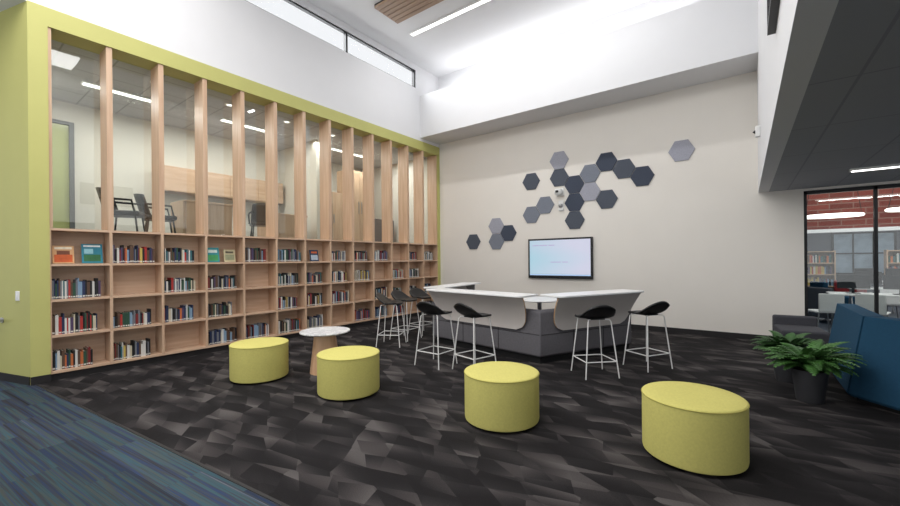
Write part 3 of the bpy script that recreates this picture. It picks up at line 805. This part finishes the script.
# ---------------------------------------------------------------- glazed opening and hall beyond
bm = NB(); box(bm, DX0+.05, DX1-.05, WY+.08, WY+.09, .05, LC-.09)
w = struct('window_3', bm, M['glass'], 'glass partition with black frame at the right')
for (x0, x1, z0, z1) in ((DX0, DX0+.045, 0, LC-.04), (1.65, 1.69, 0, LC-.04), (2.5, 2.54, 0, LC-.04), (DX1-.06, DX1, 0, LC-.04), (DX0, DX1, LC-.1, LC-.04), (DX0, DX1, 0, .08)):
    bm = NB(); box(bm, x0, x1, WY+.04, WY+.1, z0, z1); obj('frame_bar', bm, M['black'], w)
HY = 20
bm = NB(); box(bm, -2, 12, WY+.2, HY, -.05, 0); struct('floor_hall', bm, M['greyfloor'])
bm = NB(); box(bm, -2, 12, HY, HY+.2, 0, 3.6); struct('wall_hall', bm, M['hallwall'])
bm = NB(); box(bm, -2.1, -2, WY+.2, HY, 0, 3.6); box(bm, 12, 12.1, WY+.2, HY, 0, 3.6); struct('wall_hall_side', bm, M['hallwall'])
bm = NB(); box(bm, -2, 12, WY+.2, HY, 3.4, 3.5); struct('ceiling_hall', bm, M['officeceil'])
bm = NB(); box(bm, -2, 12, 12.8, 13.0, 2.14, 3.4); struct('wall_brick', bm, M['brick'], 'red brick bulkhead in the hall beyond the glass')
bm = NB(); box(bm, -2, 12, 12.75, 13.02, 2.06, 2.14); struct('trim_3', bm, M['white'], 'white beam under the brick in the hall')
bm = NB(); box(bm, -2, 12, 13.0, HY, 2.75, 2.8); struct('ceiling_hall_far', bm, M['officeceil'])
for i, x in enumerate((2.6, 4.6, 6.6)):
    bm = NB(); box(bm, x, x+1.5, HY-.04, HY-.02, .9, 2.3); w = struct(f'window_{4+i}', bm, M['hallpane'], 'pale window in the far wall of the hall')
    bm = NB()
    for (a, b, c_1, d_) in ((x-.05, x, .85, 2.35), (x+1.5, x+1.55, .85, 2.35), (x, x+1.5, 2.3, 2.35), (x, x+1.5, .85, .9), (x+.48, x+.52, .9, 2.3), (x+.98, x+1.02, .9, 2.3), (x, x+1.5, 1.58, 1.62)): box(bm, a, b, HY-.08, HY-.0, c_1, d_)
    obj('window_frame', bm, M['black'], w)
for i, (x, y, z) in enumerate(((1.9, 13.8, 2.72), (2.6, 15.0, 2.72), (3.3, 16.4, 2.72), (4.1, 18.0, 2.72))):
    linlight((x, y, z), 2.0, .2, f'{ORD[i]} light strip under the far hall ceiling, counting away from the glass')
def pendant(x, y, z, rx, label):
    t = thing('pendant_ring', label, 'pendant lamp', (x, y, z), 0, 'oval pendants in the hall')
    bm = NB(); tube(bm, [(rx*math.cos(2*PI*k/40), .3*math.sin(2*PI*k/40), 0) for k in range(40)], .03, 8, closed=True); obj('ring', bm, M['lamp'], t, smooth=True)
    for sx in (-1, 1):
        bm = NB(); tube(bm, [(sx*(rx-.01), 0, 0), (sx*.3, 0, 3.4-z)], .006, 6); obj('cable', bm, M['black'], t)
pendant(1.5, 11.6, 2.36, .45, 'white oval pendant lamp hanging before the brick in the hall')
pendant(2.75, 11.4, 2.4, .5, 'white long pendant lamp in the right pane, before the brick')
def station(x, y, label, k):
    t = thing('computer_desk', label, 'desk', (x, y, 0), 0, 'desks in the hall')
    bm = NB(); box(bm, -.7, .7, -.35, .35, .71, .74); obj('desktop', bm, M['laminate'], t, bevel=.004)
    for sx in (-1, 1):
        bm = NB(); tube(bm, [(sx*.62, -.3, .01), (sx*.62, 0, .71), (sx*.62, .3, .01)], .018, 8); obj('leg', bm, M['steel'], t)
    for j, dx in enumerate((-.33, .33)):
        m_ = thing('computer_monitor', f'black monitor on the {k} hall desk, {"left" if j == 0 else "right"} one', 'monitor', (x+dx, y, .74), 0, 'monitors in the hall')
        bm = NB(); box(bm, -.24, .24, -.015, .015, .1, .38); obj('screen', bm, M['black'], m_, bevel=.004)
        bm = NB(); box(bm, -.02, .02, .015, .035, .01, .25); box(bm, -.1, .1, -.07, .09, 0, .012); obj('stand', bm, M['black'], m_)
station(2.1, 11.4, 'white topped computer desk nearest the glass in the hall', 'nearest')
station(2.7, 13.7, 'white topped computer desk second nearest the glass', 'second')
station(3.7, 15.4, 'white topped computer desk third from the glass', 'third')
station(3.3, 17.4, 'white topped computer desk farthest away in the hall', 'farthest')
hs = thing('hall_bookshelf', 'tall wooden bookshelf against the far hall wall, left one', 'bookshelf', (1.9, 19.0, 0), 0, 'bookshelves in the hall')
bm = NB()
for z in (0.05, .45, .85, 1.25, 1.65): box(bm, -.6, .6, -.18, .18, z, z+.03)
for x in (-.6, .57): box(bm, x, x+.03, -.18, .18, 0, 1.7)
box(bm, -.6, .6, .16, .18, .05, 1.65); obj('case', bm, M['wood_v'], hs)
bm = NB()
for z in (0.08, .48, .88, 1.28):
    x = -.55
    while x < .5:
        w_ = R.uniform(.03, .06); h = R.uniform(.2, .3); box(bm, x, x+w_, -.12, .1, z, z+h, R.randrange(len(cm))); x += w_+.002
obj('shelved_books', bm, cm, hs)
dup(hs, (4.3, 19.0, 0), 0, 'tall wooden bookshelf against the far hall wall, right one')
hc = thing('shell_chair', 'white shell chair closest to the glass in the hall', 'chair', (1.2, 10.4, 0), .4, 'chairs in the hall')
bm = NB(); box(bm, -.21, .21, -.2, .22, .43, .46); obj('seat', bm, M['laminate'], hc, bevel=.012)
bm = NB(); box(bm, -.2, .2, -.24, -.21, .46, .8); obj('backrest', bm, M['laminate'], hc, bevel=.012)
for sx in (-1, 1):
    for sy in (-1, 1):
        bm = NB(); tube(bm, [(sx*.16, sy*.16, .43), (sx*.22, sy*.22, .0)], .011, 8); obj('leg', bm, M['steel'], hc)
dup(hc, (1.9, 10.6, 0), -.3, 'white shell chair drawn up to the nearest hall desk')
dup(hc, (2.5, 12.6, 0), .1, 'white shell chair drawn up to the second hall desk')
def armchair(x, y, rz, m, label):
    t = thing('hall_armchair', label, 'armchair', (x, y, 0), rz, 'armchairs in the hall')
    bm = NB(); box(bm, -.33, .33, -.33, .33, .12, .42); obj('seat', bm, m, t, bevel=.03)
    bm = NB(); box(bm, -.33, .33, .33, .45, .12, .8); obj('backrest', bm, m, t, bevel=.03)
    for sx in (-1, 1):
        for sy in (-1, 1):
            bm = NB(); tube(bm, [(sx*.28, sy*.28, 0), (sx*.26, sy*.26, .13)], .015, 6); obj('leg', bm, M['steel'], t)
armchair(3.7, 12.2, .5, M['red'], 'red fabric armchair in the hall beyond the glass')
armchair(1.55, 12.5, 2.4, M['greyfab2'], 'dark grey armchair in the hall near the nearest desk')
armchair(2.8, 10.1, 1.2, M['greyfab2'], 'dark grey armchair in the hall right behind the glass')
armchair(2.0, 15.0, 1.9, M['bluefab'], 'blue armchair deep in the hall beyond the glass')
armchair(2.5, 16.3, 2.9, M['red'], 'red armchair in the hall before the far bookshelves')

# ---------------------------------------------------------------- lights
def area(name, loc, rot, sx, sy, power, col=(1, 1, 1)):
    l = bpy.data.lights.new(name, 'AREA'); l.shape = 'RECTANGLE'; l.size = sx; l.size_y = sy; l.energy = power; l.color = col
    o = bpy.data.objects.new(name, l); COL.objects.link(o); o.location = loc; o.rotation_euler = rot
    return o
area('overhead_fill', (-3.4, .2, 6.7), (0, 0, 0), 6, 4.5, 440, (1, .98, .96))  # added fill lamp above the view; the ceiling has no opening here
area('cove_light', (-3.4, 8.6, 6.06), (PI, 0, 0), 6.6, .35, 26, (1, 1, 1))
area('clerestory_daylight', (WX-.6, 2.5, 6.85), (0, -PI/2+.35, 0), 1.3, 12, 560, (.95, .98, 1))
area('strip_light', (-3.6, 6.9, 6.74), (0, 0, 0), 5.2, .1, 80)
area('office_light_a', (-8.9, 3.2, 4.5), (0, 0, 0), .6, 4, 95, (1, .97, .93))
area('office_light_b', (-8.4, 7.2, 4.5), (0, 0, 0), .6, 3, 70, (1, .97, .93))
area('hall_light', (3, 11, 3.35), (0, 0, 0), 5, 3, 130)
area('hall_light_far', (4, 16.5, 2.7), (0, 0, 0), 5, 5, 130)
area('low_strip', (2.0, 7.43, LC-.05), (0, 0, 0), 1.6, .08, 14)

wd = bpy.data.worlds.new('World'); SC.world = wd; wd.use_nodes = True
bg = wd.node_tree.nodes['Background']; bg.inputs[0].default_value = (.95, .97, 1, 1); bg.inputs[1].default_value = 1.0

# ---------------------------------------------------------------- camera
F = 395
cd = bpy.data.cameras.new('camera'); cd.sensor_width = 36; cd.lens = F/900*36; cd.shift_y = 7/900; cd.clip_start = .05
cam = bpy.data.objects.new('camera', cd); COL.objects.link(cam)
yaw = math.atan(295/395)
cam.matrix_world = Matrix.Translation((0, 0, 1.5)) @ Matrix.Rotation(yaw, 4, 'Z') @ Matrix.Rotation(PI/2, 4, 'X') @ Matrix.Rotation(math.radians(-.55), 4, 'Z')
SC.camera = cam
